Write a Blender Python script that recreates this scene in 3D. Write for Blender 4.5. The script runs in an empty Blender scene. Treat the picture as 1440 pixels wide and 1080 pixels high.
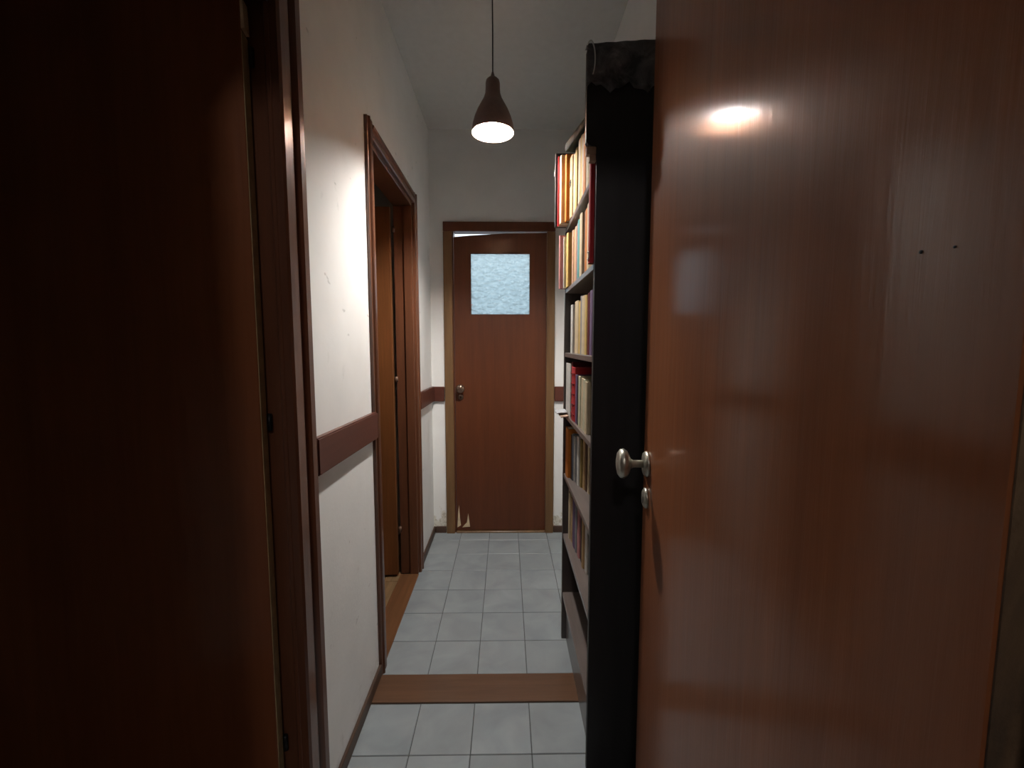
import bpy, bmesh, math, random
from mathutils import Matrix, Vector
random.seed(7)
SC = bpy.context.scene
COL = SC.collection

# ------------------------------------------------------------------ camera, world, exposure
F_PX, CAM_H = 615.0, 1.32
PITCH = math.atan(55 / F_PX)
YAW = math.atan(8 / F_PX * math.cos(PITCH))
cd = bpy.data.cameras.new('camera')
cam = bpy.data.objects.new('camera', cd); COL.objects.link(cam)
cam.location = (0, 0, CAM_H)
cam.rotation_euler = (math.pi / 2 - PITCH, 0, -YAW)
cd.sensor_fit = 'HORIZONTAL'; cd.sensor_width = 36; cd.lens = 36 * F_PX / 1440
cd.clip_start = 0.01; cd.clip_end = 100
SC.camera = cam
SC.view_settings.view_transform = 'Standard'
SC.view_settings.look = 'None'
SC.view_settings.gamma = 1
SC.view_settings.use_curve_mapping = False
SC.view_settings.exposure = 0.0

w = bpy.data.worlds.new('world'); SC.world = w; w.use_nodes = True
nt = w.node_tree; nt.nodes.clear()
wo = nt.nodes.new('ShaderNodeOutputWorld'); wb = nt.nodes.new('ShaderNodeBackground')
wt = nt.nodes.new('ShaderNodeTexCoord'); ws = nt.nodes.new('ShaderNodeSeparateXYZ')
wr = nt.nodes.new('ShaderNodeValToRGB')
wr.color_ramp.elements[0].position = 0.0; wr.color_ramp.elements[0].color = (0.90, 0.96, 1.0, 1)
wr.color_ramp.elements[1].position = 0.6; wr.color_ramp.elements[1].color = (0.72, 0.87, 1.0, 1)
nt.links.new(wt.outputs['Generated'], ws.inputs[0]); nt.links.new(ws.outputs['Z'], wr.inputs[0])
nt.links.new(wr.outputs[0], wb.inputs['Color']); wb.inputs['Strength'].default_value = 1.5
nt.links.new(wb.outputs[0], wo.inputs['Surface'])
BULB_STRENGTH = 3600.0
HALL_STRENGTH = 140.0

# ------------------------------------------------------------------ materials
def new_mat(name):
    m = bpy.data.materials.new(name); m.use_nodes = True
    t = m.node_tree; t.nodes.clear()
    o = t.nodes.new('ShaderNodeOutputMaterial'); b = t.nodes.new('ShaderNodeBsdfPrincipled')
    t.links.new(b.outputs[0], o.inputs['Surface'])
    return m, t, b
def coords(t, scale=(1, 1, 1), kind='Object'):
    c = t.nodes.new('ShaderNodeTexCoord'); mp = t.nodes.new('ShaderNodeMapping')
    mp.inputs['Scale'].default_value = scale
    t.links.new(c.outputs[kind], mp.inputs[0]); return mp.outputs[0]
def noise(t, vec, scale, detail=4, rough=0.55, dist=0.0):
    n = t.nodes.new('ShaderNodeTexNoise'); n.inputs['Scale'].default_value = scale
    n.inputs['Detail'].default_value = detail; n.inputs['Roughness'].default_value = rough
    n.inputs['Distortion'].default_value = dist
    t.links.new(vec, n.inputs['Vector']); return n.outputs['Fac']
def ramp(t, fac, stops):
    r = t.nodes.new('ShaderNodeValToRGB'); e = r.color_ramp.elements
    while len(e) < len(stops): e.new(0.5)
    for k, (p, c) in enumerate(stops):
        e[k].position = p; e[k].color = (c[0], c[1], c[2], 1) if hasattr(c, '__len__') else (c, c, c, 1)
    t.links.new(fac, r.inputs[0]); return r.outputs[0]
def mixc(t, fac, a, b, mode='MIX'):
    m = t.nodes.new('ShaderNodeMix'); m.data_type = 'RGBA'; m.blend_type = mode
    for sock, v in ((m.inputs[0], fac), (m.inputs[6], a), (m.inputs[7], b)):
        if hasattr(v, 'is_linked'): t.links.new(v, sock)
        elif hasattr(v, '__len__'): sock.default_value = (v[0], v[1], v[2], 1)
        else: sock.default_value = v
    return m.outputs[2]
def bump(t, b, h, strength, dist=0.01):
    n = t.nodes.new('ShaderNodeBump'); n.inputs['Strength'].default_value = strength
    n.inputs['Distance'].default_value = dist
    t.links.new(h, n.inputs['Height']); t.links.new(n.outputs[0], b.inputs['Normal'])
def mathn(t, op, a, b=0.0):
    n = t.nodes.new('ShaderNodeMath'); n.operation = op
    for s, v in ((n.inputs[0], a), (n.inputs[1], b)):
        if hasattr(v, 'is_linked'): t.links.new(v, s)
        else: s.default_value = v
    return n.outputs[0]
def wood(name, dark, light, rough=0.3, coat=0.0, axis='Z', bstr=0.15, fine=60, coatrough=0.2, spec=0.35):
    m, t, b = new_mat(name)
    k = {'X': (0.06, 1, 1), 'Y': (1, 0.06, 1), 'Z': (1, 1, 0.06)}[axis]
    v = coords(t, k)
    g = noise(t, v, fine, 6, 0.6, 0.4); g2 = noise(t, v, 7, 3, 0.5, 0.8)
    c = ramp(t, mathn(t, 'ADD', mathn(t, 'MULTIPLY', g, 0.45), mathn(t, 'MULTIPLY', g2, 0.55)),
             [(0.32, dark), (0.68, light)])
    t.links.new(c, b.inputs['Base Color'])
    b.inputs['Roughness'].default_value = rough
    b.inputs['Specular IOR Level'].default_value = spec
    b.inputs['Coat Weight'].default_value = coat; b.inputs['Coat Roughness'].default_value = coatrough
    bump(t, b, g, bstr, 0.004)
    return m
def plain(name, col, rough=0.6, metal=0.0, var=0.12, bstr=0.0, scale=25):
    m, t, b = new_mat(name)
    n = noise(t, coords(t), scale, 4)
    lo = [c * (1 - var) for c in col]; hi = [min(1, c * (1 + var)) for c in col]
    t.links.new(ramp(t, n, [(0.3, lo), (0.7, hi)]), b.inputs['Base Color'])
    b.inputs['Roughness'].default_value = rough; b.inputs['Metallic'].default_value = metal
    if bstr: bump(t, b, n, bstr, 0.003)
    return m

M = {}
# varnished door leaf: vertical grain whose fine relief smears reflections sideways
def varnished_leaf():
    m, t, b = new_mat('varnished_mahogany')
    v = coords(t, (1, 1, 0.05))
    g = noise(t, v, 55, 6, 0.6, 0.5); g2 = noise(t, v, 6, 3, 0.5, 0.8); g3 = noise(t, coords(t, (1, 1, 0.5)), 2.2, 3)
    c = ramp(t, mathn(t, 'ADD', mathn(t, 'MULTIPLY', g, 0.35), mathn(t, 'MULTIPLY', g2, 0.65)),
             [(0.3, (0.150, 0.048, 0.018)), (0.7, (0.240, 0.083, 0.031))])
    c = mixc(t, ramp(t, g3, [(0.4, 0.0), (0.7, 0.35)]), c, (0.13, 0.040, 0.018))
    t.links.new(c, b.inputs['Base Color'])
    b.inputs['Roughness'].default_value = 0.42
    b.inputs['Specular IOR Level'].default_value = 0.08
    b.inputs['Coat Weight'].default_value = 0.44; b.inputs['Coat Roughness'].default_value = 0.15
    n = t.nodes.new('ShaderNodeBump'); n.inputs['Strength'].default_value = 0.32; n.inputs['Distance'].default_value = 0.0025
    t.links.new(g, n.inputs['Height']); t.links.new(n.outputs[0], b.inputs['Normal'])
    n2 = t.nodes.new('ShaderNodeBump'); n2.inputs['Strength'].default_value = 0.20; n2.inputs['Distance'].default_value = 0.0012
    t.links.new(noise(t, coords(t, (1, 1, 0.10)), 85, 3), n2.inputs['Height']); t.links.new(n2.outputs[0], b.inputs['Coat Normal'])
    return m
M['leaf'] = varnished_leaf()
M['end_leaf'] = wood('end_door_wood', (0.075, 0.020, 0.0065), (0.112, 0.031, 0.0095), 0.45, 0.12, bstr=0.06)
M['frame'] = wood('frame_wood', (0.085, 0.032, 0.016), (0.150, 0.056, 0.026), 0.32, 0.4, bstr=0.12)
M['frame_worn'] = wood('worn_frame_wood', (0.095, 0.045, 0.018), (0.230, 0.130, 0.055), 0.5, 0.1, bstr=0.2)
M['side_leaf'] = wood('side_door_wood', (0.110, 0.036, 0.010), (0.190, 0.068, 0.020), 0.42, 0.2)
M['rail'] = wood('rail_wood', (0.070, 0.020, 0.013), (0.115, 0.034, 0.020), 0.45, 0.2, axis='Y')
M['rail_x'] = wood('rail_wood_cross', (0.070, 0.020, 0.013), (0.115, 0.034, 0.020), 0.45, 0.2, axis='X')
M['base'] = wood('baseboard_wood', (0.055, 0.030, 0.020), (0.100, 0.056, 0.036), 0.55, 0.1, axis='Y')
M['base_x'] = wood('baseboard_wood_cross', (0.055, 0.030, 0.020), (0.100, 0.056, 0.036), 0.55, 0.1, axis='X')
M['sill'] = wood('sill_wood', (0.110, 0.046, 0.018), (0.200, 0.086, 0.034), 0.5, 0.1, axis='Y')
M['plank'] = wood('plank_wood', (0.085, 0.042, 0.022), (0.150, 0.074, 0.038), 0.42, 0.2, axis='X')
M['parquet'] = wood('parquet_wood', (0.13, 0.075, 0.035), (0.30, 0.19, 0.095), 0.5, 0.1, axis='Y')
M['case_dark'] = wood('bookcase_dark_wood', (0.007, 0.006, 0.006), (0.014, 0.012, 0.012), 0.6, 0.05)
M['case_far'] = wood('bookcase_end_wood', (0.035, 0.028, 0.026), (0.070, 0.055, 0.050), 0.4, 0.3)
M['case_shelf'] = wood('bookcase_shelf_wood', (0.085, 0.070, 0.064), (0.155, 0.128, 0.116), 0.33, 0.4, axis='Y')
M['wood_and_crack_light'] = plain('raw_wood_and_crack_light', (0.62, 0.50, 0.32), 0.8, 0, 0.25, 0.2)
M['edge_olive'] = plain('lit_leaf_edge', (0.38, 0.29, 0.15), 0.75, 0, 0.25)
M['iron'] = plain('dark_hinge_iron', (0.012, 0.012, 0.013), 0.45, 0.6, 0.2)
M['brown_hinge'] = plain('varnished_hinge', (0.15, 0.085, 0.055), 0.45, 0.3, 0.2)
M['pewter'] = plain('worn_pewter', (0.42, 0.41, 0.35), 0.38, 0.85, 0.25, 0.05, 60)
M['bronze'] = plain('dark_bronze', (0.22, 0.15, 0.11), 0.28, 0.85, 0.2)
M['black'] = plain('black_recess', (0.004, 0.004, 0.004), 0.8)
M['cord'] = plain('black_cord', (0.012, 0.011, 0.011), 0.6)
M['page'] = plain('book_pages', (0.66, 0.58, 0.44), 0.85, 0, 0.1)
M['paper_grey'] = plain('grey_paper', (0.36, 0.37, 0.38), 0.8)
M['paper_brown'] = plain('brown_paper', (0.40, 0.27, 0.19), 0.8)
M['ceiling'] = plain('ceiling_paint', (0.60, 0.60, 0.58), 0.9, 0, 0.03)
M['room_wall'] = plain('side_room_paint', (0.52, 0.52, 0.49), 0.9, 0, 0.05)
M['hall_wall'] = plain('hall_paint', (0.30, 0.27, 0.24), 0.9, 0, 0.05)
M['patio'] = plain('patio_concrete', (0.46, 0.46, 0.44), 0.9, 0, 0.12)
M['patio_wall'] = plain('patio_white_wall', (0.72, 0.75, 0.78), 0.9, 0, 0.06, 0, 3)

def wall_mat(name, peel=None, scuffs=False):
    m, t, b = new_mat(name)
    v = coords(t)
    n = noise(t, v, 5, 5); nf = noise(t, v, 60, 3)
    c = ramp(t, n, [(0.3, (0.78, 0.78, 0.76)), (0.7, (0.84, 0.84, 0.82))])
    if scuffs:
        s = noise(t, coords(t, (1, 1, 0.6)), 9, 5, 0.6)
        c = mixc(t, ramp(t, s, [(0.66, 0.0), (0.80, 0.55)]), c, (0.40, 0.40, 0.37))
    sx = t.nodes.new('ShaderNodeSeparateXYZ'); t.links.new(v, sx.inputs[0])
    if scuffs:
        low = mathn(t, 'MULTIPLY', mathn(t, 'SUBTRACT', 0.26, sx.outputs['Z']), 2.0)
        dm = mathn(t, 'ADD', low, mathn(t, 'MULTIPLY', mathn(t, 'SUBTRACT', noise(t, coords(t, (1, 0.5, 1.4)), 13, 6, 0.65), 0.5), 1.6))
        c = mixc(t, ramp(t, dm, [(0.34, 0.0), (0.75, 0.6)]), c, (0.36, 0.35, 0.30))
        spk = noise(t, coords(t, (1, 0.7, 1)), 26, 2, 0.5)
        c = mixc(t, ramp(t, spk, [(0.725, 0.0), (0.76, 0.35)]), c, (0.25, 0.25, 0.23))
    if peel:
        zmax = peel
        hz = mathn(t, 'SUBTRACT', zmax, sx.outputs['Z'])
        edge = mathn(t, 'ADD', mathn(t, 'MULTIPLY', hz, 5.0), mathn(t, 'MULTIPLY', mathn(t, 'SUBTRACT', noise(t, v, 14, 5, 0.65), 0.5), 2.2))
        f = ramp(t, edge, [(0.38, 0.0), (0.55, 1.0)])
        blot = ramp(t, noise(t, v, 45, 4, 0.6), [(0.4, (0.50, 0.47, 0.38)), (0.55, (0.76, 0.74, 0.66)), (0.7, (0.34, 0.31, 0.24))])
        c = mixc(t, f, c, blot)
        nf = mathn(t, 'ADD', nf, mathn(t, 'MULTIPLY', f, 0.8))
    t.links.new(c, b.inputs['Base Color']); b.inputs['Roughness'].default_value = 0.75
    bump(t, b, nf, 0.12, 0.004)
    return m
M['wall'] = wall_mat('white_wall_paint', None, True)
M['wall_end'] = wall_mat('white_end_wall_paint', 0.27)

def tile_mat():
    m, t, b = new_mat('grey_ceramic_tile')
    oi = t.nodes.new('ShaderNodeObjectInfo')
    c0 = t.nodes.new('ShaderNodeTexCoord'); va = t.nodes.new('ShaderNodeVectorMath'); va.operation = 'ADD'
    sc = t.nodes.new('ShaderNodeVectorMath'); sc.operation = 'SCALE'; sc.inputs['Scale'].default_value = 1.0
    cx = t.nodes.new('ShaderNodeCombineXYZ')
    t.links.new(mathn(t, 'MULTIPLY', oi.outputs['Random'], 40.0), cx.inputs[0])
    t.links.new(c0.outputs['Object'], va.inputs[0]); t.links.new(cx.outputs[0], va.inputs[1])
    n = noise(t, va.outputs[0], 7, 4, 0.5, 0.6)
    c = ramp(t, n, [(0.3, (0.240, 0.275, 0.290)), (0.72, (0.330, 0.370, 0.385))])
    c = mixc(t, mathn(t, 'MULTIPLY', oi.outputs['Random'], 0.28), c, (0.26, 0.28, 0.28))
    t.links.new(c, b.inputs['Base Color']); b.inputs['Roughness'].default_value = 0.36
    bump(t, b, noise(t, va.outputs[0], 30, 3), 0.06, 0.003)
    return m
M['tile'] = tile_mat()
M['grout'] = plain('dark_grout', (0.10, 0.105, 0.105), 0.9)

def glass_mat():
    m = bpy.data.materials.new('hammered_glass'); m.use_nodes = True
    t = m.node_tree; t.nodes.clear()
    o = t.nodes.new('ShaderNodeOutputMaterial')
    r = t.nodes.new('ShaderNodeBsdfRefraction'); r.inputs['IOR'].default_value = 1.2; r.inputs['Roughness'].default_value = 0.22
    r.inputs['Color'].default_value = (0.88, 0.94, 0.95, 1)
    tr = t.nodes.new('ShaderNodeBsdfTranslucent'); tr.inputs['Color'].default_value = (0.80, 0.90, 0.93, 1)
    g = t.nodes.new('ShaderNodeBsdfGlossy'); g.inputs['Roughness'].default_value = 0.15
    v = coords(t, (1, 1, 1.7))
    vo = t.nodes.new('ShaderNodeTexVoronoi'); vo.inputs['Scale'].default_value = 34; vo.feature = 'SMOOTH_F1'
    t.links.new(v, vo.inputs['Vector'])
    bu = t.nodes.new('ShaderNodeBump'); bu.inputs['Strength'].default_value = 1.0; bu.inputs['Distance'].default_value = 0.035
    t.links.new(vo.outputs['Distance'], bu.inputs['Height'])
    for s in (r, tr, g): t.links.new(bu.outputs[0], s.inputs['Normal'])
    m1 = t.nodes.new('ShaderNodeMixShader'); m1.inputs[0].default_value = 0.5
    t.links.new(r.outputs[0], m1.inputs[1]); t.links.new(tr.outputs[0], m1.inputs[2])
    m2 = t.nodes.new('ShaderNodeMixShader'); m2.inputs[0].default_value = 0.05
    t.links.new(m1.outputs[0], m2.inputs[1]); t.links.new(g.outputs[0], m2.inputs[2])
    t.links.new(m2.outputs[0], o.inputs['Surface'])
    return m
M['glass'] = glass_mat()

def film_mat():
    m, t, b = new_mat('dusty_grey_film')
    n = noise(t, coords(t, (1, 1, 1)), 16, 5, 0.6, 0.6)
    t.links.new(ramp(t, n, [(0.38, (0.02, 0.019, 0.02)), (0.58, (0.13, 0.125, 0.13)), (0.75, (0.42, 0.40, 0.40))]), b.inputs['Base Color'])
    b.inputs['Roughness'].default_value = 0.45; bump(t, b, n, 0.4, 0.01)
    return m
M['film'] = film_mat()
M['film_curl'] = plain('clear_film_curl', (0.62, 0.62, 0.58), 0.4)

def shade_mat():
    m, t, b = new_mat('lamp_shade_metal')
    ge = t.nodes.new('ShaderNodeNewGeometry')
    n = noise(t, coords(t), 30, 3)
    out = ramp(t, n, [(0.3, (0.120, 0.078, 0.070)), (0.7, (0.155, 0.100, 0.090))])
    t.links.new(out, b.inputs['Base Color']); b.inputs['Roughness'].default_value = 0.55
    return m
M['shade'] = shade_mat()
M['shade_in'] = plain('lamp_shade_lining', (0.85, 0.50, 0.32), 0.5, 0, 0.03)
def bulb_mat():
    m = bpy.data.materials.new('lit_bulb'); m.use_nodes = True
    t = m.node_tree; t.nodes.clear()
    o = t.nodes.new('ShaderNodeOutputMaterial'); e = t.nodes.new('ShaderNodeEmission')
    e.inputs['Color'].default_value = (1.0, 0.955, 0.91, 1); e.inputs['Strength'].default_value = BULB_STRENGTH
    t.links.new(e.outputs[0], o.inputs['Surface']); return m
M['bulb'] = bulb_mat()
_cols = {}
def colmat(rgb):
    rgb = tuple(c * 0.68 for c in rgb)
    k = tuple(rgb)
    if k not in _cols: _cols[k] = plain('book_cover_%02d' % len(_cols), rgb, 0.75, 0, 0.1, 0, 40); _cols[k].node_tree.nodes['Principled BSDF'].inputs['Specular IOR Level'].default_value = 0.2
    return _cols[k]

# ------------------------------------------------------------------ mesh helpers
W = {}
def add_box(bm, x0, x1, y0, y1, z0, z1, bev=0.0, mat=None, seg=1):
    t = bmesh.new(); bmesh.ops.create_cube(t, size=1)
    for v in t.verts:
        v.co = Vector(((x0 + x1) / 2 + v.co.x * (x1 - x0), (y0 + y1) / 2 + v.co.y * (y1 - y0), (z0 + z1) / 2 + v.co.z * (z1 - z0)))
    if bev: bmesh.ops.bevel(t, geom=t.edges[:] , offset=bev, segments=seg, profile=0.5, affect='EDGES')
    if mat is not None:
        for v in t.verts: v.co = mat @ v.co
    merge(bm, t); return bm
def merge(bm, t):
    me = bpy.data.meshes.new('tmp'); t.to_mesh(me); t.free(); bm.from_mesh(me); bpy.data.meshes.remove(me)
def box(*a, **k): return add_box(bmesh.new(), *a, **k)
def add_prism(bm, poly, axis, a0, a1):
    """poly: list of 2-D points, extruded along axis from a0 to a1"""
    def p(u, v, a): return {'X': (a, u, v), 'Y': (u, a, v), 'Z': (u, v, a)}[axis]
    lo = [bm.verts.new(p(u, v, a0)) for u, v in poly]; hi = [bm.verts.new(p(u, v, a1)) for u, v in poly]
    n = len(poly)
    bm.faces.new(lo); bm.faces.new(hi[::-1])
    for i in range(n): bm.faces.new((lo[i], hi[i], hi[(i + 1) % n], lo[(i + 1) % n]))
    bmesh.ops.recalc_face_normals(bm, faces=bm.faces[:]); return bm
LS = 1.0
def add_lathe(bm, prof, n=32, mat=None):
    """prof: (r, h) pairs about Z"""
    rings = []
    for r, h in prof:
        if r < 1e-6: rings.append([bm.verts.new((0, 0, h))])
        else: rings.append([bm.verts.new((r * math.cos(2 * math.pi * i / n), r * math.sin(2 * math.pi * i / n), h)) for i in range(n)])
    for a, b in zip(rings, rings[1:]):
        for i in range(n):
            j = (i + 1) % n
            if len(a) == 1 and len(b) == 1: continue
            if len(a) == 1: bm.faces.new((a[0], b[j], b[i]))
            elif len(b) == 1: bm.faces.new((a[i], a[j], b[0]))
            else: bm.faces.new((a[i], a[j], b[j], b[i]))
    for f in bm.faces: f.smooth = True
    if mat is not None:
        for v in bm.verts: v.co = mat @ v.co
    return bm
def add_tube(bm, pts, r, n=8):
    pts = [Vector(p) for p in pts]; rings = []
    for k, p in enumerate(pts):
        d = (pts[min(k + 1, len(pts) - 1)] - pts[max(k - 1, 0)]).normalized()
        u = d.orthogonal().normalized(); v = d.cross(u)
        if rings:
            u = (rings[-1][1] - d * rings[-1][1].dot(d)).normalized(); v = d.cross(u)
        rings.append(([bm.verts.new(p + r * (u * math.cos(2 * math.pi * i / n) + v * math.sin(2 * math.pi * i / n))) for i in range(n)], u))
    for (a, _), (b, _) in zip(rings, rings[1:]):
        for i in range(n): bm.faces.new((a[i], a[(i + 1) % n], b[(i + 1) % n], b[i]))
    bm.faces.new(rings[0][0][::-1]); bm.faces.new(rings[-1][0])
    for f in bm.faces: f.smooth = True
    return bm
def props(o, label=None, cat=None, group=None, kind=None):
    if label: o['label'] = label
    if cat: o['category'] = cat
    if group: o['group'] = group
    if kind: o['kind'] = kind
def link(o, parent, wmat):
    COL.objects.link(o); W[o] = wmat
    if parent is not None:
        o.parent = parent; o.matrix_local = W[parent].inverted() @ wmat
    else: o.matrix_basis = wmat
    return o
def empty(name, loc, rz=0.0, parent=None):
    o = bpy.data.objects.new(name, None); o.empty_display_size = 0.05
    return link(o, parent, Matrix.Translation(loc) @ Matrix.Rotation(rz, 4, 'Z'))
def obj(name, bm, mat, parent=None, frame=None):
    """vertices are given in world space, or in `frame`'s space; the origin goes to the base centre"""
    bmesh.ops.recalc_face_normals(bm, faces=bm.faces[:]) if False else None
    xs = [v.co for v in bm.verts]
    c = Vector(((min(v.x for v in xs) + max(v.x for v in xs)) / 2, (min(v.y for v in xs) + max(v.y for v in xs)) / 2, min(v.z for v in xs)))
    for v in bm.verts: v.co -= c
    me = bpy.data.meshes.new(name); bm.to_mesh(me); bm.free()
    for mm in (mat if isinstance(mat, (list, tuple)) else [mat]): me.materials.append(mm)
    o = bpy.data.objects.new(name, me)
    base = W[frame] if frame is not None else Matrix.Identity(4)
    return link(o, parent, base @ Matrix.Translation(c))
def struct(name, bm, mat, label, cat):
    o = obj(name, bm, mat); props(o, label, cat, None, 'structure'); return o

# ------------------------------------------------------------------ room shell
XL, XR, YE, ZC = -0.51, 0.50, 2.99, 2.72
WT = 0.10
# left wall with two doorways
D1 = (0.235, 1.045, 2.09)     # y0, y1, top  (near left doorway)
D2 = (1.705, 2.455, 2.085)    # far left doorway
bm = bmesh.new()
for y0, y1, z0, z1 in [(0.04, D1[0], -0.05, ZC), (D1[0], D1[1], D1[2], ZC), (D1[1], D2[0], -0.05, ZC), (D2[0], D2[1], D2[2], ZC), (D2[1], YE + WT, -0.05, ZC)]:
    add_box(bm, XL - WT, XL, y0, y1, z0, z1)
struct('wall_left', bm, M['wall'], 'white painted corridor wall with the dark rail and two brown doorways', 'wall')
# end wall with doorway
EX0, EX1, EZ = -0.362, 0.282, 2.085
bm = bmesh.new()
add_box(bm, XL, EX0, YE, YE + WT, -0.05, ZC); add_box(bm, EX1, XR, YE, YE + WT, -0.05, ZC); add_box(bm, EX0, EX1, YE, YE + WT, EZ, ZC)
struct('wall_end', bm, M['wall_end'], 'white end wall of the corridor around the door with the glass pane', 'wall')
struct('wall_right', box(XR, XR + WT, 0.16, YE + WT, -0.05, ZC), M['wall'], 'white corridor wall behind the bookcase', 'wall')
struct('ceiling', box(-2.3, 1.3, -2.0, YE + WT, ZC, ZC + 0.1), M['ceiling'], 'off-white ceiling the pendant lamp hangs from', 'ceiling')
# entrance wall (the camera stands in its doorway)
bm = bmesh.new()
add_box(bm, 0.33, 1.2, 0.04, 0.16, -0.05, ZC); add_box(bm, XL, 0.33, 0.04, 0.16, 2.2, ZC)
struct('wall_entrance', bm, M['hall_wall'], 'wall at the corridor entrance beside the large open door', 'wall')
bm = bmesh.new()
add_box(bm, -0.61, -0.51, -1.9, 0.04, 0, ZC); add_box(bm, 1.2, 1.3, -1.9, 0.16, 0, ZC); add_box(bm, -0.61, 1.3, -2.0, -1.9, 0, ZC)
struct('wall_hall', bm, M['hall_wall'], 'dim walls of the hall before the corridor', 'wall')
bm = bmesh.new()
add_box(bm, -2.3, -2.2, -0.06, YE + WT, -0.05, ZC); add_box(bm, -2.2, -0.61, YE, YE + WT, -0.05, ZC); add_box(bm, -2.2, -0.61, -0.06, 0.04, -0.05, ZC)
struct('wall_side_room', bm, M['room_wall'], 'dim grey walls of the room behind the left doorways', 'wall')

# floor: grout bed with single tiles
floor = struct('floor', box(XL, XR, 0.04, YE, -0.06, -0.0025), M['grout'], 'grey square tile floor with dark joints along the corridor', 'floor')
GAP = 0.0030
tb = box(-0.5, 0.5, -0.5, 0.5, 0, 1)
bmesh.ops.delete(tb, geom=[], context='VERTS')
tb.free()
def tile_mesh(sx, sy):
    b_ = box(-sx / 2, sx / 2, -sy / 2, sy / 2, 0, 0.006, bev=0.0014)
    me = bpy.data.meshes.new('tile'); b_.to_mesh(me); b_.free(); me.materials.append(M['tile']); return me
TM = {}
xs = [-0.515, -0.3165, -0.118, 0.0815, 0.2805, 0.48]
ys_far = [1.652, 1.851, 2.057, 2.262, 2.466, 2.668, 2.868, YE]
ys_near = [1.508, 1.304, 1.104, 0.903, 0.702, 0.502, 0.302, 0.102]
rows = list(zip(ys_far, ys_far[1:])) + [(b_, a_) for a_, b_ in zip(ys_near, ys_near[1:])]
for y0, y1 in rows:
    for x0, x1 in zip(xs, xs[1:]):
        x0c = max(x0, XL)
        k = (round(x1 - x0c - GAP, 4), round(y1 - y0 - GAP, 4))
        if k not in TM: TM[k] = tile_mesh(*k)
        o = bpy.data.objects.new('tile', TM[k])
        mw = Matrix.Translation(((x0c + x1) / 2, (y0 + y1) / 2, -0.006 + random.uniform(-0.0004, 0.0004))) @ Matrix.Rotation(random.uniform(-.0022, .0022), 4, 'X') @ Matrix.Rotation(random.uniform(-.0022, .0022), 4, 'Y')
        link(o, floor, mw)
t1 = struct('trim_1', box(-0.505, XR, 1.511, 1.649, -0.004, 0.004, bev=0.002), M['plank'], 'brown wooden threshold plank set across the tiles', 'threshold')
struct('floor_hall', box(-0.61, 1.3, -2.0, 0.04, -0.06, -0.001), M['plank'], 'dark floor of the hall before the corridor', 'floor')

# side room floor with parquet strips near the doorway
fs = struct('floor_side_room', box(-2.3, XL, 0.04, YE, -0.06, -0.012), M['plank'], 'worn wooden floor of the room behind the left doorways', 'floor')
pm = bpy.data.meshes.new('parquet_strip'); b_ = box(-0.0335, 0.0335, -0.30, 0.30, 0, 0.010, bev=0.001); b_.to_mesh(pm); b_.free(); pm.materials.append(M['parquet'])
for i in range(9):
    for j in range(3):
        o = bpy.data.objects.new('plank', pm)
        link(o, fs, Matrix.Translation((-0.646 - i * 0.069, 1.55 + j * 0.604 + (i % 2) * 0.17 - 0.1, -0.012)))

# baseboards and chair rails
def slope_rail(name, y0, y1, label):
    bm = bmesh.new()
    zt = lambda y: 1.101 - 0.021 * y; zb = lambda y: 1.000 - 0.021 * y
    t = box(XL, XL + 0.022, y0, y1, 0, 1)
    for v in t.verts:
        v.co.z = zt(v.co.y) if v.co.z > 0.5 else zb(v.co.y)
    bmesh.ops.bevel(t, geom=t.edges[:], offset=0.004, segments=2, affect='EDGES')
    struct(name, t, M['rail'], label, 'chair rail')
slope_rail('trim_2', 1.125, 1.652, 'dark red-brown chair rail on the white wall between two left doorways')
slope_rail('trim_3', 2.507, YE - 0.022, 'short dark chair rail piece on the left wall before the corner')
struct('trim_4', box(XL, -0.424, YE - 0.022, YE, 0.935, 1.036, bev=0.004), M['rail_x'], 'short dark chair rail piece on the end wall by the door knob', 'chair rail')
struct('trim_5', box(0.330, XR, YE - 0.022, YE, 0.935, 1.036, bev=0.004), M['rail_x'], 'dark chair rail piece on the end wall near the bookcase', 'chair rail')
def baseb(name, x0, x1, y0, y1, mat, label): struct(name, box(x0, x1, y0, y1, 0.0, 0.048, bev=0.003), mat, label, 'baseboard')
baseb('baseboard_left', XL, XL + 0.011, 1.13, 1.652, M['base'], 'low brown baseboard under the white wall panel with the rail')
baseb('baseboard_left_far', XL, XL + 0.011, 2.507, YE, M['base'], 'short low brown baseboard left of the end wall')
bo = obj('baseboard_end', box(XL + 0.011, -0.424, YE - 0.011, YE, 0, 0.048, bev=0.003), M['base_x']); props(bo, 'short brown baseboard beside the peeling plaster', 'baseboard', None, 'structure')
bo = obj('baseboard_end_right', box(0.330, XR, YE - 0.011, YE, 0, 0.048, bev=0.003), M['base_x']); props(bo, 'short brown baseboard between end door and bookcase', 'baseboard', None, 'structure')
baseb('baseboard_right', XR - 0.011, XR, 0.17, YE - 0.011, M['base'], 'low brown baseboard behind the bookcase')

# ------------------------------------------------------------------ doors
def hinge(parent, px, py, z, h, plate_x0, plate_x1, yface, mat, r=0.007):
    """plate lying on a face looking towards -y, knuckle at px,py"""
    bm = bmesh.new()
    add_box(bm, plate_x0, plate_x1, yface - 0.003, yface, z, z + h, bev=0.001)
    n = 3
    for k in range(n):
        add_lathe(bm, [(0, z + h * k / n + 0.001), (r, z + h * k / n + 0.001), (r, z + h * (k + 1) / n - 0.001), (0, z + h * (k + 1) / n - 0.001)], 12, Matrix.Translation((px, py, 0)))
    return obj('hinge', bm, mat, parent)

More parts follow.
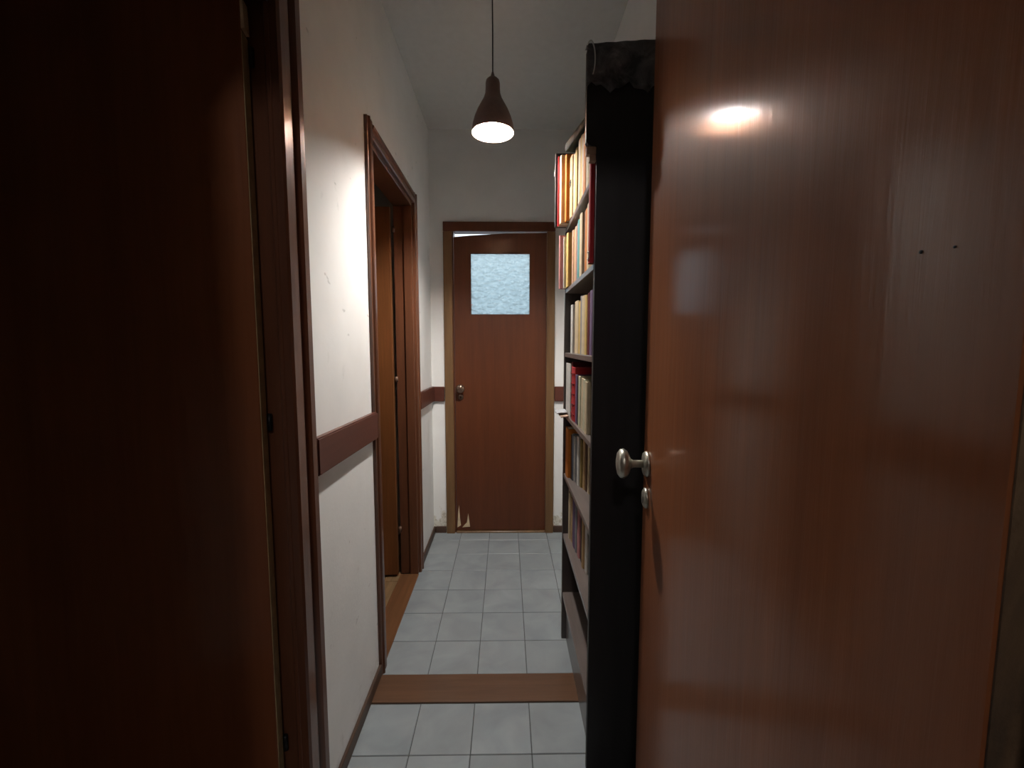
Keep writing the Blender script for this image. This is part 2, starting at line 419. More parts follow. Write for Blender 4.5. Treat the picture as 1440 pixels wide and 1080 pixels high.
def moulded_casing(parent, y_in, y_out, z0, z1, x_wall, mat, vertical_at='Y', thick=0.022):
    """vertical casing board on the left wall, stepped profile"""
    s = 1 if y_out > y_in else -1
    wv = abs(y_out - y_in)
    prof = [(0, 0), (0, thick * 0.75), (wv * .06, thick * 0.95), (wv * .38, thick * 0.95), (wv * .44, thick * 0.6), (wv * .56, thick * 0.6), (wv * .64, thick * 1.15), (wv * .80, thick * 1.25), (wv * .88, thick * 0.8), (wv, thick * 0.7), (wv, 0)]
    bm = add_prism(bmesh.new(), [(x_wall + t_, y_in + s * u) for u, t_ in prof], 'Z', z0, z1)
    return obj('casing', bm, mat, parent)
def head_casing(parent, y0, y1, z_in, wv, x_wall, mat, thick=0.022):
    prof = [(0, 0), (0, thick * 0.75), (wv * .06, thick * 0.95), (wv * .38, thick * 0.95), (wv * .44, thick * 0.6), (wv * .56, thick * 0.6), (wv * .64, thick * 1.15), (wv * .80, thick * 1.25), (wv * .88, thick * 0.8), (wv, thick * 0.7), (wv, 0)]
    bm = add_prism(bmesh.new(), [(x_wall + t_, z_in + u) for u, t_ in prof], 'Y', y0, y1)
    return obj('casing', bm, mat, parent)

# door_1: near left doorway, leaf ajar into the side room
d1 = empty('door_1', (XL - 0.05, 0.64, 0)); props(d1, 'near dark brown door ajar in the left wall, hinges in its moulded frame', 'door', None, 'structure')
moulded_casing(d1, 1.012, 1.124, 0, 2.19, XL, M['frame'])
moulded_casing(d1, 0.295, 0.165, 0, 2.19, XL, M['frame'])
head_casing(d1, 0.295, 1.012, 2.055, 0.13, XL, M['frame'])
# jambs: stop (nearer opening) and rebate
bm = bmesh.new()
add_box(bm, XL - 0.012, XL, 1.012, 1.045, 0, 2.055, bev=0.002)
obj('jamb', bm, M['frame'], d1)
obj('jamb', box(XL - WT, XL - 0.0125, 1.030, 1.045, 0, 2.07, bev=0.002), M['frame'], d1)
obj('jamb', box(XL - WT, XL, 0.235, 0.290, 0, 2.055, bev=0.002), M['frame'], d1)
obj('jamb', box(XL - WT, XL, 0.290, 1.012, 2.055, 2.09, bev=0.002), M['frame'], d1)
# leaf hinged at (-.585, 1.004)
HJ = Vector((XL - 0.043, 0.990, 0))
lf1 = empty('leaf_pivot', HJ, 0)
TH1 = math.radians(80)
W1 = Matrix.Translation(HJ) @ Matrix.Rotation(-TH1, 4, 'Z')
COL.objects.unlink(lf1); bpy.data.objects.remove(lf1)
class Fr: pass
def framed(name, bm, mat, parent, wm):
    xs_ = [v.co for v in bm.verts]
    c = Vector(((min(v.x for v in xs_) + max(v.x for v in xs_)) / 2, (min(v.y for v in xs_) + max(v.y for v in xs_)) / 2, min(v.z for v in xs_)))
    for v in bm.verts: v.co -= c
    me = bpy.data.meshes.new(name); bm.to_mesh(me); bm.free(); me.materials.append(mat)
    return link(bpy.data.objects.new(name, me), parent, wm @ Matrix.Translation(c))
leaf1 = framed('leaf', box(-0.034, 0.0, -0.70, -0.005, 0.012, 2.045, bev=0.0015), M['leaf'], d1, W1)
framed('edge_strip', add_prism(bmesh.new(), [(-0.0049, 1.985), (0.0020, 1.985), (0.0000, 2.045), (-0.0049, 2.045)], 'X', -0.030, -0.002), M['wood_and_crack_light'], leaf1, W1)  # pale strip painted in for the light showing through the hinge crack
framed('edge_strip', box(-0.034, -0.001, -0.005, -0.0035, 0.02, 1.98), M['edge_olive'], leaf1, W1)  # olive hinge edge, its colour lightened for light from the corridor
for z in (1.842, 1.035, 0.22):
    hinge(d1, XL - 0.046, 1.0225, z, 0.125, XL - 0.045, XL - 0.016, 1.030, M['iron'], 0.0055)

# door_2: far left doorway, leaf wide open into the side room
d2 = empty('door_2', (XL - 0.05, 2.08, 0)); props(d2, 'second brown door standing open inside the left doorway, wooden sill below', 'door', None, 'structure')
moulded_casing(d2, 1.708, 1.650, 0, 2.142, XL, M['frame'], thick=0.016)
moulded_casing(d2, 2.448, 2.506, 0, 2.142, XL, M['frame'], thick=0.016)
head_casing(d2, 1.708, 2.448, 2.084, 0.058, XL, M['frame'], thick=0.016)
obj('jamb', box(XL - WT, XL, 1.705, 1.725, 0, 2.065, bev=0.0015), M['frame'], d2)
obj('jamb', box(XL - 0.045, XL, 2.425, 2.455, 0, 2.065, bev=0.0015), M['frame'], d2)
obj('jamb', box(XL - WT, XL - 0.0455, 2.437, 2.455, 0, 2.065, bev=0.0015), M['frame'], d2)
obj('jamb', box(XL - WT, XL, 1.705, 2.455, 2.066, 2.085, bev=0.0015), M['frame'], d2)
obj('sill', box(XL - WT, XL + 0.004, 1.726, 2.424, -0.010, 0.004, bev=0.002), M['sill'], d2)
W2 = Matrix.Translation((XL - WT + 0.004, 2.437, 0)) @ Matrix.Rotation(math.radians(3), 4, 'Z')
leaf2 = framed('leaf', box(-0.70, -0.016, -0.036, -0.001, 0.012, 2.05, bev=0.0015), M['side_leaf'], d2, W2)
for z in (1.86, 1.05, 0.19):
    hinge(d2, XL - WT + 0.001, 2.428, z, 0.095, XL - WT + 0.006, XL - 0.050, 2.437, M['brown_hinge'], 0.009)

# door_3: end door with hammered glass pane
d3 = empty('door_3', (-0.04, YE, 0)); props(d3, 'closed brown door with hammered glass pane at the corridor end', 'door', None, 'structure')
FW = 0.058
obj('casing', box(-0.419, -0.361, YE - 0.020, YE, 0, 2.068, bev=0.003), M['frame_worn'], d3)
obj('casing', box(0.272, 0.327, YE - 0.020, YE, 0, 2.068, bev=0.003), M['frame_worn'], d3)
obj('casing', box(-0.419, 0.327, YE - 0.021, YE, 2.0685, 2.130, bev=0.003), M['end_leaf'], d3)
obj('jamb', box(-0.3615, -0.3535, YE, YE + WT, 0, 2.0775), M['end_leaf'], d3)
obj('jamb', box(0.2735, 0.2815, YE, YE + WT, 0, 2.0775), M['end_leaf'], d3)
obj('jamb', box(-0.353, 0.273, YE, YE + WT, 2.0780, 2.0850), M['end_leaf'], d3)
# leaf: boards around the pane, top edge slanting so that a slit of daylight shows
GX0, GX1, GZ0, GZ1 = -0.243, 0.163, 1.521, 1.934
LY0, LY1 = YE + 0.006, YE + 0.041
bm = bmesh.new()
add_prism(bm, [(-0.351, 0.014), (GX0, 0.014), (GX0, 2.0460), (-0.351, 2.0365)], 'Y', LY0, LY1)
add_prism(bm, [(GX1, 0.014), (0.2715, 0.014), (0.2715, 2.0660), (GX1, 2.0630)], 'Y', LY0, LY1)
add_prism(bm, [(GX0, 0.014), (GX1, 0.014), (GX1, GZ0), (GX0, GZ0)], 'Y', LY0, LY1)
add_prism(bm, [(GX0, GZ1), (GX1, GZ1), (GX1, 2.0630), (0.0, 2.0610), (GX0, 2.0460)], 'Y', LY0, LY1)
bmesh.ops.remove_doubles(bm, verts=bm.verts[:], dist=1e-5)
bmesh.ops.recalc_face_normals(bm, faces=bm.faces[:])
leaf3 = obj('leaf', bm, M['end_leaf'], d3)
o = obj('pane', box(GX0, GX1, YE + 0.020, YE + 0.025, GZ0, GZ1), M['glass'], leaf3); props(o, 'hammered translucent glass pane')
bm = bmesh.new()
for a in [(GX0, GX1, GZ1 - 0.006, GZ1), (GX0, GX1, GZ0, GZ0 + 0.006), (GX0, GX0 + 0.006, GZ0 + 0.006, GZ1 - 0.006), (GX1 - 0.006, GX1, GZ0 + 0.006, GZ1 - 0.006)]:
    add_box(bm, a[0], a[1], YE + 0.010, YE + 0.0195, a[2], a[3])
obj('glazing_bead', bm, M['end_leaf'], leaf3)
RX = lambda x, y, z: Matrix.Translation((x, y, z)) @ Matrix.Rotation(math.pi / 2, 4, 'X')   # lathe axis -> -y
kb = add_lathe(bmesh.new(), [(0, 0), (0.024, 0), (0.024, 0.004), (0.010, 0.008), (0.010, 0.026), (0.018, 0.030), (0.028, 0.040), (0.030, 0.050), (0.025, 0.059), (0.012, 0.064), (0, 0.065)], 28, RX(-0.312, LY0, 1.024))
obj('knob', kb, M['bronze'], leaf3)
kp = add_lathe(bmesh.new(), [(0, 0), (0.019, 0), (0.019, 0.003), (0.015, 0.006), (0, 0.006)], 24, RX(-0.314, LY0, 0.962))
kpo = obj('keyhole_plate', kp, M['bronze'], leaf3)
obj('keyhole', box(-0.3165, -0.3115, LY0 - 0.0068, LY0 - 0.0055, 0.953, 0.970), M['black'], leaf3)
for xs_ in ([(-0.347, 0.035), (-0.340, 0.15), (-0.334, 0.195), (-0.329, 0.11), (-0.322, 0.05)], [(-0.312, 0.035), (-0.298, 0.052), (-0.280, 0.070), (-0.270, 0.135), (-0.264, 0.09), (-0.258, 0.04)]):
    o = obj('splintered_chip', add_prism(bmesh.new(), xs_, 'Y', LY0 - 0.002, LY0), M['wood_and_crack_light'], leaf3); props(o, 'bare pale wood where the veneer broke off')
obj('sill', box(-0.353, 0.273, YE - 0.012, YE + 0.06, -0.004, 0.011, bev=0.003), M['frame_worn'], d3)

# door_4: large open door on the right, knob at its free edge
A4 = math.radians(-5.5)
E4 = Vector((0.345, 1.072, 0)); LW = 0.857
ux, uy = -math.sin(-A4), math.cos(A4)          # towards the free edge: (+.13, +.99)
d_free = Vector((math.sin(-A4), math.cos(-A4), 0))
H4 = E4 - d_free * LW
W4 = Matrix.Translation(H4) @ Matrix.Rotation(A4, 4, 'Z')     # local +y = along the leaf, local -x = towards corridor
d4 = empty('door_4', (H4.x, H4.y, 0)); props(d4, 'large varnished red-brown door swung open on the right, pewter knob', 'door', None, 'structure')
leaf4 = framed('leaf', box(0.0, 0.035, 0.0, LW, 0.010, 2.16, bev=0.0015), M['leaf'], d4, W4)
KY = LW - 0.040
LXm = lambda y, z: Matrix.Translation((0, y, z)) @ Matrix.Rotation(-math.pi / 2, 4, 'Y')     # lathe axis -> -x
o = framed('rose', add_lathe(bmesh.new(), [(0, 0), (0.031, 0), (0.031, 0.004), (0.027, 0.009), (0.012, 0.011), (0, 0.011)], 32, LXm(KY, 1.033)), M['pewter'], leaf4, W4)
kn = add_lathe(bmesh.new(), [(0, 0.010), (0.0085, 0.010), (0.0080, 0.034), (0.011, 0.040), (0.020, 0.044), (0.028, 0.049), (0.0325, 0.057), (0.031, 0.065), (0.024, 0.071), (0.012, 0.074), (0, 0.075)], 36, LXm(KY, 1.033))
for v in kn.verts: v.co.z = 1.033 + (v.co.z - 1.033) * 1.12
framed('knob', kn, M['pewter'], leaf4, W4)
kp = add_lathe(bmesh.new(), [(0, 0), (0.0225, 0), (0.0225, 0.005), (0.018, 0.009), (0, 0.009)], 28, LXm(KY - 0.002, 0.949))
for v in kp.verts: v.co.z = 0.949 + (v.co.z - 0.949) * 1.1
framed('keyhole_plate', kp, M['pewter'], leaf4, W4)
bm = box(-0.0100, -0.0088, KY - 0.005, KY + 0.001, 0.938, 0.953)
add_lathe(bm, [(0, 0.0088), (0.0055, 0.0088), (0.0055, 0.0102), (0, 0.0102)], 12, None)
bm.free()
bm = box(-0.0100, -0.0088, KY - 0.0045, KY + 0.0005, 0.936, 0.952)
framed('keyhole', bm, M['black'], leaf4, W4)
for y_, z_, r_ in ((0.068, 1.380, 0.0012), (0.044, 1.378, 0.0008)):
    framed('nail_hole', add_lathe(bmesh.new(), [(0, 0), (r_, 0), (r_, 0.0008), (0, 0.0008)], 8, LXm(y_, z_)), M['black'], leaf4, W4)
jm, jt, jb = new_mat('worn_jamb')
jn = noise(jt, coords(jt, (1, 1, 0.5)), 9, 6, 0.65, 0.4)
jt.links.new(ramp(jt, jn, [(0.36, (0.020, 0.018, 0.016)), (0.52, (0.10, 0.060, 0.030)), (0.72, (0.24, 0.16, 0.09))]), jb.inputs['Base Color'])
jb.inputs['Roughness'].default_value = 0.7; bump(jt, jb, noise(jt, coords(jt), 70, 4), 0.5, 0.004)
o = framed('edge_strip', box(0.0012, 0.0338, -0.0012, 0.0, 0.012, 2.158), jm, leaf4, W4); props(o, 'worn bare hinge edge with dark stains')
obj('jamb', box(0.262, 0.33, 0.03, 0.165, 0, 2.2, bev=0.004), jm, d4)

# ------------------------------------------------------------------ pendant lamp
LP = Vector((-0.054, 1.88, 2.186))
LS = 1.07
lamp = empty('pendant_lamp', LP); props(lamp, 'lit bell-shaped pendant lamp hanging on a thin black cord', 'lamp')
TL = Matrix.Translation(LP) @ Matrix.Scale(LS, 4)
outer = [(0.0795, 0.0), (0.0800, 0.010), (0.0775, 0.030), (0.0700, 0.056), (0.0585, 0.083), (0.0450, 0.107), (0.0345, 0.126), (0.0290, 0.143), (0.0275, 0.160), (0.0272, 0.180), (0.0250, 0.190), (0.0180, 0.197), (0.0080, 0.200), (0, 0.200)]
obj('shade', add_lathe(bmesh.new(), outer, 48, TL), M['shade'], lamp)
inner = [(0.0795, 0.0), (0.0765, 0.012), (0.0740, 0.030), (0.0665, 0.055), (0.0550, 0.081), (0.0420, 0.104), (0.0315, 0.122), (0.0260, 0.140), (0.0240, 0.158), (0, 0.158)]
bm = add_lathe(bmesh.new(), inner, 48, TL)
bmesh.ops.reverse_faces(bm, faces=bm.faces[:])
obj('shade_lining', bm, M['shade_in'], lamp)
obj('cap', add_lathe(bmesh.new(), [(0.0090, 0.1995), (0.0085, 0.204), (0.0045, 0.216), (0.003, 0.222), (0, 0.222)], 20, TL), M['shade'], lamp)
obj('socket', add_lathe(bmesh.new(), [(0.0142, 0.0925), (0.016, 0.096), (0.018, 0.103), (0.018, 0.157), (0, 0.157)], 20, TL), M['cord'], lamp)
obj('bulb', add_lathe(bmesh.new(), [(0, 0.034), (0.010, 0.0365), (0.0175, 0.042), (0.0220, 0.050), (0.0230, 0.058), (0.0210, 0.068), (0.0165, 0.080), (0.0140, 0.090), (0, 0.092)], 14, TL), M['bulb'], lamp)
obj('cord', add_tube(bmesh.new(), [LP + Vector((0, 0, 0.220 * LS)), LP + Vector((0.0005, 0, 0.4)), Vector((LP.x, LP.y, ZC - 0.02))], 0.0027, 10), M['cord'], lamp)
obj('ceiling_rose', add_lathe(bmesh.new(), [(0, ZC - 0.006), (0.02, ZC - 0.006), (0.034, ZC - 0.003), (0.035, ZC), (0, ZC)], 28, Matrix.Translation((LP.x, LP.y, 0))), M['ceiling'], lamp)

# dim ceiling lamp of the hall behind the camera
hm = bpy.data.materials.new('dim_opal_glass'); hm.use_nodes = True
ht = hm.node_tree; ht.nodes.clear(); ho = ht.nodes.new('ShaderNodeOutputMaterial'); he = ht.nodes.new('ShaderNodeEmission')
he.inputs['Color'].default_value = (1.0, 0.93, 0.92, 1); he.inputs['Strength'].default_value = HALL_STRENGTH
ht.links.new(he.outputs[0], ho.inputs['Surface'])
HL = Vector((-0.22, -1.35, ZC))
hl = empty('ceiling_lamp', HL); props(hl, 'small round opal ceiling lamp in the hall before the corridor', 'lamp')
obj('base', add_lathe(bmesh.new(), [(0, -0.02), (0.085, -0.02), (0.09, -0.012), (0.09, 0), (0, 0)], 32, Matrix.Translation(HL)), M['pewter'], hl)
obj('bowl', add_lathe(bmesh.new(), [(0, -0.10), (0.03, -0.097), (0.055, -0.085), (0.072, -0.062), (0.08, -0.035), (0.08, -0.0205), (0, -0.0205)], 24, Matrix.Translation(HL)), hm, hl)


# ------------------------------------------------------------------ bookcase
BY0, BY1, BX, BXB = 1.245, 1.880, 0.247, 0.486
PT = 0.020
SZ0 = 1.806
bc = empty('bookcase', ((BX + BXB) / 2, (BY0 + BY1) / 2, 0)); props(bc, 'tall narrow dark wooden bookcase packed with books along the right wall', 'bookcase')
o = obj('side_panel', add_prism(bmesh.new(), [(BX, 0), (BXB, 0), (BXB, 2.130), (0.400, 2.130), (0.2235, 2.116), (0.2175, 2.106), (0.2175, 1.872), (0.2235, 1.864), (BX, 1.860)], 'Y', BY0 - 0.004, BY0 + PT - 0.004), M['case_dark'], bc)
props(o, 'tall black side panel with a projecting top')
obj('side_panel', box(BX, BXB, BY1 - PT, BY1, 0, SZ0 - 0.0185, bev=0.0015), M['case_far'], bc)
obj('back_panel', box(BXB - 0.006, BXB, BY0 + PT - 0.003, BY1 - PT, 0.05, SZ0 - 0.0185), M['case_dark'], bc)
SZ = [1.806, 1.552, 1.287, 1.030, 0.764, 0.492, 0.221]
for k, z in enumerate(SZ):
    y0 = BY0 + PT - 0.0035 + (0.030 if k == 0 else 0)
    y1 = BY1 if k == 0 else BY1 - PT - 0.0003
    obj('shelf', box(BX + 0.002, BXB - 0.0065, y0, y1, z - 0.018, z, bev=0.0015), M['case_shelf'], bc)
obj('kickboard', box(BX + 0.020, BX + 0.036, BY0 + PT - 0.003, BY1 - PT - 0.0003, 0.0, 0.2028, bev=0.001), M['case_shelf'], bc)
# little stepped bracket below the projecting top of the panel
bm = box(0.2195, 0.2465, BY0 - 0.003, BY0 + 0.0155, 1.838, 1.8595, bev=0.002)
add_box(bm, 0.2275, 0.2465, BY0 - 0.002, BY0 + 0.0155, 1.820, 1.8385, bev=0.002)
o = obj('bracket', bm, M['paper_brown'], bc); props(o, 'small pale brown bracket under the projecting top')
# dusty film wrapped over the top of the panel
bm = bmesh.new()
nx, nz = 22, 10
grid = []
for i in range(nx):
    row = []
    for j in range(nz):
        x = 0.216 + (0.486 - 0.216) * i / (nx - 1)
        zt = 2.117 + 0.012 * min(1, i / 13.0)
        zb = 2.010 + 0.010 * math.sin(i * 0.9) + 0.006 * math.sin(i * 2.3)
        z = zb + (zt + 0.002 - zb) * j / (nz - 1)
        yy = BY0 - 0.0055 - 0.0035 * (0.5 + 0.5 * math.sin(i * 1.7 + j * 0.8) * math.cos(j * 1.3))
        row.append(bm.verts.new((x, yy, z)))
    row.append(bm.verts.new((row[-1].co.x, BY0 + 0.020, row[-1].co.z + 0.001)))
    grid.append(row)
for a, b_ in zip(grid, grid[1:]):
    for j in range(len(a) - 1):
        f = bm.faces.new((a[j], b_[j], b_[j + 1], a[j + 1])); f.smooth = True
o = obj('plastic_film', bm, M['film'], bc); props(o, 'dusty crumpled grey film over the panel top')
sm = o.modifiers.new('thickness', 'SOLIDIFY'); sm.thickness = 0.0008
pts = [(0.2205 + 0.013 * math.sin(a) + 0.004, BY0 - 0.012, 2.078 + 0.046 * math.cos(a)) for a in [-0.7 + 0.25 * k for k in range(14)]]
o = obj('film_curl', add_tube(bmesh.new(), pts, 0.0017, 8), M['film_curl'], bc); props(o, 'pale curled end of the film')

# ------------------------------------------------------------------ books
CREAM, TAN, WHITE, ORANGE, YEL = (0.66, 0.54, 0.36), (0.52, 0.34, 0.17), (0.70, 0.68, 0.63), (0.62, 0.20, 0.03), (0.66, 0.46, 0.16)
BLACK, RED, MAROON, TEAL, GREY = (0.018, 0.018, 0.02), (0.46, 0.030, 0.035), (0.12, 0.010, 0.016), (0.10, 0.34, 0.32), (0.28, 0.29, 0.31)
PEACH, BROWN, PURPLE, BLUE, OLIVE, PINK = (0.62, 0.36, 0.24), (0.13, 0.065, 0.035), (0.17, 0.11, 0.20), (0.20, 0.25, 0.34), (0.34, 0.24, 0.08), (0.55, 0.24, 0.24)
PALEG = (0.58, 0.57, 0.40)
NAMES = {CREAM: 'cream', TAN: 'tan', WHITE: 'white', ORANGE: 'orange', YEL: 'yellow', BLACK: 'black', RED: 'red', MAROON: 'maroon', TEAL: 'teal', GREY: 'grey', PEACH: 'peach', BROWN: 'brown', PURPLE: 'purple', BLUE: 'blue-grey', OLIVE: 'olive', PINK: 'pink', PALEG: 'pale green'}
def book_mesh(t, h, d, hard):
    """cover: spine at x=0 facing -x, thickness along y, pages separate"""
    c = 0.0022 if hard else 0.0010
    bm = bmesh.new()
    n = 5
    prof = []
    for k in range(n + 1):
        a = math.pi * k / n
        prof.append((-(0.0035 if hard else 0.0012) * math.sin(a), t / 2 * math.cos(a)))
    poly = prof + [(d, -t / 2), (d, -t / 2 + c), (c, -t / 2 + c), (c, t / 2 - c), (d, t / 2 - c), (d, t / 2)]
    add_prism(bm, poly, 'Z', 0, h)
    ins = 0.003 if hard else 0.0
    pg = box(c + 0.0003, d - ins - 0.0005, -t / 2 + c + 0.0002, t / 2 - c - 0.0002, ins + 0.0003, h - ins - 0.0003)
    return bm, pg
USED = {}
ORD = ['top', 'second', 'third', 'fourth', 'fifth', 'sixth']
def put_book(x, y, z, t, h, d, rgb, label, group, hard=True, lean=0.0, bands=0, mark=None, rot=None):
    bm, pg = book_mesh(t, h, d, hard)
    o = bpy.data.objects.new('book', bpy.data.meshes.new('book'))
    bm.to_mesh(o.data); bm.free(); o.data.materials.append(colmat(rgb))
    wm = Matrix.Translation((x, y, z)) @ (rot if rot is not None else Matrix.Rotation(lean, 4, 'X'))
    link(o, None, wm); props(o, label, 'book', group)
    framed('pages', pg, M['page'], o, wm)
    for k in range(bands):
        zz = h * (0.12 + 0.76 * k / max(1, bands - 1))
        framed('spine_band', box(-0.0055, 0.0, -t * 0.42, t * 0.42, zz - 0.003, zz + 0.003, bev=0.001), colmat(tuple(c * 0.45 for c in rgb)), o, wm)
    if mark == 'lines':
        for k in range(3):
            framed('title_line', box(-0.0049, -0.0036, -t * 0.34, t * (0.30 - 0.1 * k), h * 0.60 - k * 0.010, h * 0.60 - k * 0.010 + 0.004), M['black'], o, wm)
    if mark == 'label':
        framed('spine_label', box(-0.0049, -0.0036, -t * 0.40, t * 0.40, h * 0.70, h * 0.78), colmat(WHITE), o, wm)
    if mark == 'ring':
        b2 = bmesh.new()
        add_tube(b2, [(-0.004, 0.010 * math.cos(a), 0.022 + 0.012 * math.sin(a)) for a in [0.8 + 0.35 * k for k in range(15)]], 0.0016, 6)
        framed('spine_letter', b2, colmat(WHITE), o, wm)
    return o
def row_y(shelf, y_far, items, group):
    """items from the far end: (thickness, spine x, colour, height, extra) laid one after the other"""
    z = SZ[shelf] + 0.0004; y_hi = y_far; n = len(items)
    for i, it in enumerate(items):
        t, x, rgb, h = it[:4]; ex = it[4] if len(it) > 4 else {}
        a = NAMES[items[i - 1][2]] if i else None; b_ = NAMES[items[i + 1][2]] if i < n - 1 else None
        nm = NAMES[rgb]; s = ORD[shelf]
        if a and b_: lab = f'{nm} book on the {s} shelf between {a} and {b_} books'
        elif b_: lab = f'{nm} book at the far end of the {s} shelf beside a {b_} book'
        else: lab = f'{nm} book on the {s} shelf against the near side panel'
        if lab in USED: lab += ', nearer the side panel'
        USED[lab] = 1
        put_book(x, y_hi - t / 2, z, t - 0.0008, h, min(ex.get('d', random.uniform(0.14, 0.18)), BXB - 0.012 - x), rgb, lab, group, t > 0.02, 0, ex.get('bands', 0), ex.get('mark'))
        y_hi -= t
def row(shelf, x_far, x_near, px0, items, group):
    """items from the far end to the near end: (right pixel edge, colour, height, hard, extra)"""
    z = SZ[shelf] + 0.0004
    def y_of(px):
        r = (px - 712) / F_PX
        k = (x_near - x_far) / (1.86 - 1.33)
        return (x_far + k * 1.86) / (r + k)
    y_hi = min(y_of(px0), 1.858 if shelf else 1.875)
    n = len(items)
    for i, it in enumerate(items):
        px, rgb, h = it[:3]; ex = it[3] if len(it) > 3 else {}
        y_lo = max(y_of(px), (1.297, 1.2935)[shelf] if shelf < 2 else 1.2630)
        t = y_hi - y_lo - 0.0008
        yc = (y_hi + y_lo) / 2
        k = (x_near - x_far) / (1.86 - 1.33)
        x = x_far + k * (1.86 - yc) + ex.pop('dx', 0.0) + random.uniform(-0.003, 0.003)
        d = min(ex.pop('d', random.uniform(0.14, 0.19)), BXB - 0.012 - x)
        a = NAMES[items[i - 1][1]] if i else None
        b_ = NAMES[items[i + 1][1]] if i < n - 1 else None
        nm = NAMES[rgb]; s = ORD[shelf]
        if a and b_: lab = f'{nm} book on the {s} shelf between {a} and {b_} books'
        elif b_: lab = f'{nm} book at the far end of the {s} shelf beside a {b_} book'
        else: lab = f'{nm} book on the {s} shelf against the near side panel'
        if lab in USED: lab += ', nearer the side panel'
        USED[lab] = 1
        lean = ex.get('lean', 0.0)
        put_book(x, yc, z, t, h + random.uniform(-0.003, 0.003), d, rgb, lab, group, ex.get('hard', t > 0.02), lean, ex.get('bands', 0), ex.get('mark'))
        y_hi = y_lo

row_y(0, 1.876, [(0.022, 0.204, BLACK, 0.290, {'mark': 'label'}), (0.010, 0.212, RED, 0.275), (0.044, 0.220, CREAM, 0.262), (0.032, 0.236, ORANGE, 0.252), (0.062, 0.250, TAN, 0.226, {'mark': 'lines'}), (0.030, 0.256, CREAM, 0.219), (0.042, 0.256, YEL, 0.221), (0.030, 0.262, BROWN, 0.212), (0.038, 0.257, CREAM, 0.221), (0.036, 0.258, YEL, 0.218), (0.036, 0.257, CREAM, 0.205), (0.042, 0.256, ORANGE, 0.198), (0.040, 0.258, CREAM, 0.190), (0.044, 0.258, TAN, 0.185), (0.040, 0.258, RED, 0.180)], 'books on the top shelf')
row_y(1, 1.859, [(0.022, 0.222, PINK, 0.215), (0.014, 0.236, WHITE, 0.205), (0.046, 0.247, YEL, 0.212), (0.022, 0.266, BROWN, 0.215), (0.034, 0.260, PEACH, 0.208), (0.028, 0.263, TAN, 0.204), (0.036, 0.262, PEACH, 0.206), (0.030, 0.264, GREY, 0.208), (0.026, 0.262, BLUE, 0.210), (0.038, 0.258, TEAL, 0.206), (0.046, 0.258, CREAM, 0.214), (0.040, 0.266, BROWN, 0.210), (0.044, 0.262, ORANGE, 0.205), (0.048, 0.260, CREAM, 0.208), (0.040, 0.262, TAN, 0.212)], 'books on the second shelf')
row(2, 0.268, 0.268, 803, [(805.5, WHITE, 0.195), (808, BROWN, 0.185, {'dx': 0.012}), (812.5, CREAM, 0.198), (816, YEL, 0.190), (818.5, GREY, 0.205), (823, CREAM, 0.198), (826, YEL, 0.195), (829, MAROON, 0.200), (833, PURPLE, 0.205)], 'books on the third shelf')
row(3, 0.254, 0.264, 796, [(803, WHITE, 0.215), (804.5, MAROON, 0.222, {'d': 0.20, 'dx': 0.004}), (810, RED, 0.205, {'bands': 5, 'dx': -0.002}), (812.5, PURPLE, 0.180), (814.5, BLACK, 0.178), (817.5, PALEG, 0.178), (821, CREAM, 0.176), (824.5, PALEG, 0.172), (828, CREAM, 0.170), (831, BLACK, 0.175, {'dx': 0.02})], 'books on the fourth shelf')
row(4, 0.254, 0.362, 796.5, [(804.5, ORANGE, 0.205, {'dx': -0.006}), (806.5, BROWN, 0.185), (808.5, BLUE, 0.190), (810.5, WHITE, 0.188), (813, GREY, 0.185), (818, WHITE, 0.195), (821, OLIVE, 0.190), (825, TAN, 0.192), (828, BROWN, 0.19), (832, CREAM, 0.195)], 'books on the fifth shelf')
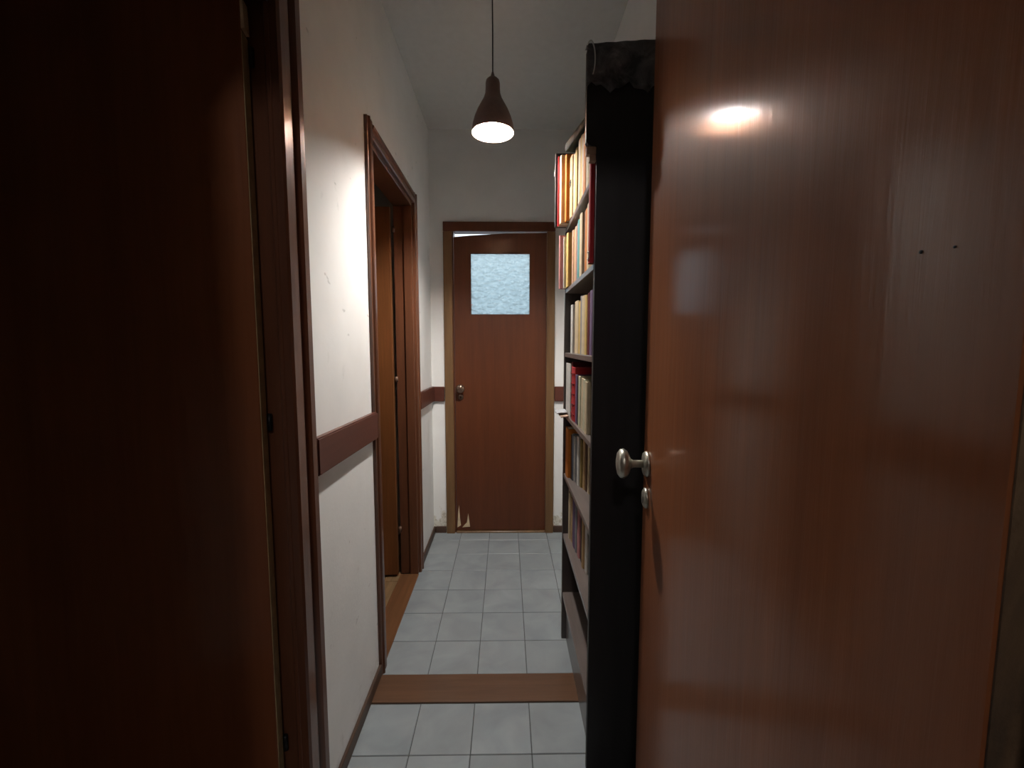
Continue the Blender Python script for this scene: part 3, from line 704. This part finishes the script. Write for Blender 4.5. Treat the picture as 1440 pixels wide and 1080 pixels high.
row(5, 0.270, 0.300, 800, [(803, WHITE, 0.200), (805.5, CREAM, 0.205), (808, TAN, 0.190), (812.5, PURPLE, 0.195), (815, GREY, 0.19), (819, PINK, 0.200), (823, BLACK, 0.195, {'dx': 0.006}), (826, TAN, 0.19), (830, WHITE, 0.205)], 'books on the sixth shelf')
# the tall red book at the near end of the second shelf, rising past the top shelf
put_book(0.2385, 1.2780, SZ[1] + 0.0004, 0.026, 0.320, 0.17, RED, 'tall red book on the second shelf rising past the top shelf', 'books on the second shelf', True, 0, 0, 'ring')
# dark green book lying on the standing books of the top shelf
rot = Matrix.Rotation(math.radians(11), 4, 'Z') @ Matrix.Rotation(math.pi / 2, 4, 'X')
put_book(0.222, 1.690, SZ[0] + 0.2425, 0.030, 0.235, 0.17, (0.020, 0.034, 0.030), 'dark green book lying askew on top of the standing books', 'books on the top shelf', True, 0, 0, None, rot)
# loose papers hanging over the edge of the fourth shelf
def sheet(name, x0, x1, y0, y1, z, mat, label, curl):
    bm = bmesh.new(); g = []
    for i in range(9):
        r_ = []
        for j in range(5):
            x = x0 + (x1 - x0) * i / 8; y = y0 + (y1 - y0) * j / 4
            over = max(0, BX - x)
            r_.append(bm.verts.new((x, y, z + 0.003 * math.sin(j * 1.9 + i * 0.6) * curl * (1 if i < 5 else 0) + 0.0015 * (i % 2) * curl - over * 0.15)))
        g.append(r_)
    for a, b_ in zip(g, g[1:]):
        for j in range(4): bm.faces.new((a[j], b_[j], b_[j + 1], a[j + 1])).smooth = True
    o = obj(name, bm, mat); s = o.modifiers.new('thickness', 'SOLIDIFY'); s.thickness = 0.004; s.offset = 1
    props(o, label, 'papers'); return o
sheet('brown_folder', 0.220, 0.251, 1.735, 1.855, SZ[3] + 0.0015, M['paper_brown'], 'worn brown cardboard folder poking out over the fourth shelf edge', 0.3)
sheet('grey_paper', 0.208, 0.250, 1.770, 1.857, SZ[3] + 0.0120, M['paper_grey'], 'crumpled grey paper lying on the brown folder', 1.0)

# ------------------------------------------------------------------ patio behind the end door
struct('floor_patio', box(-3, 3, YE + WT, 7.5, -0.10, -0.02), M['patio'], 'pale concrete patio behind the end door', 'ground')
struct('wall_patio', box(-3, 3, 6.5, 6.6, -0.02, 2.3), M['patio_wall'], 'white patio wall behind the end door', 'wall')
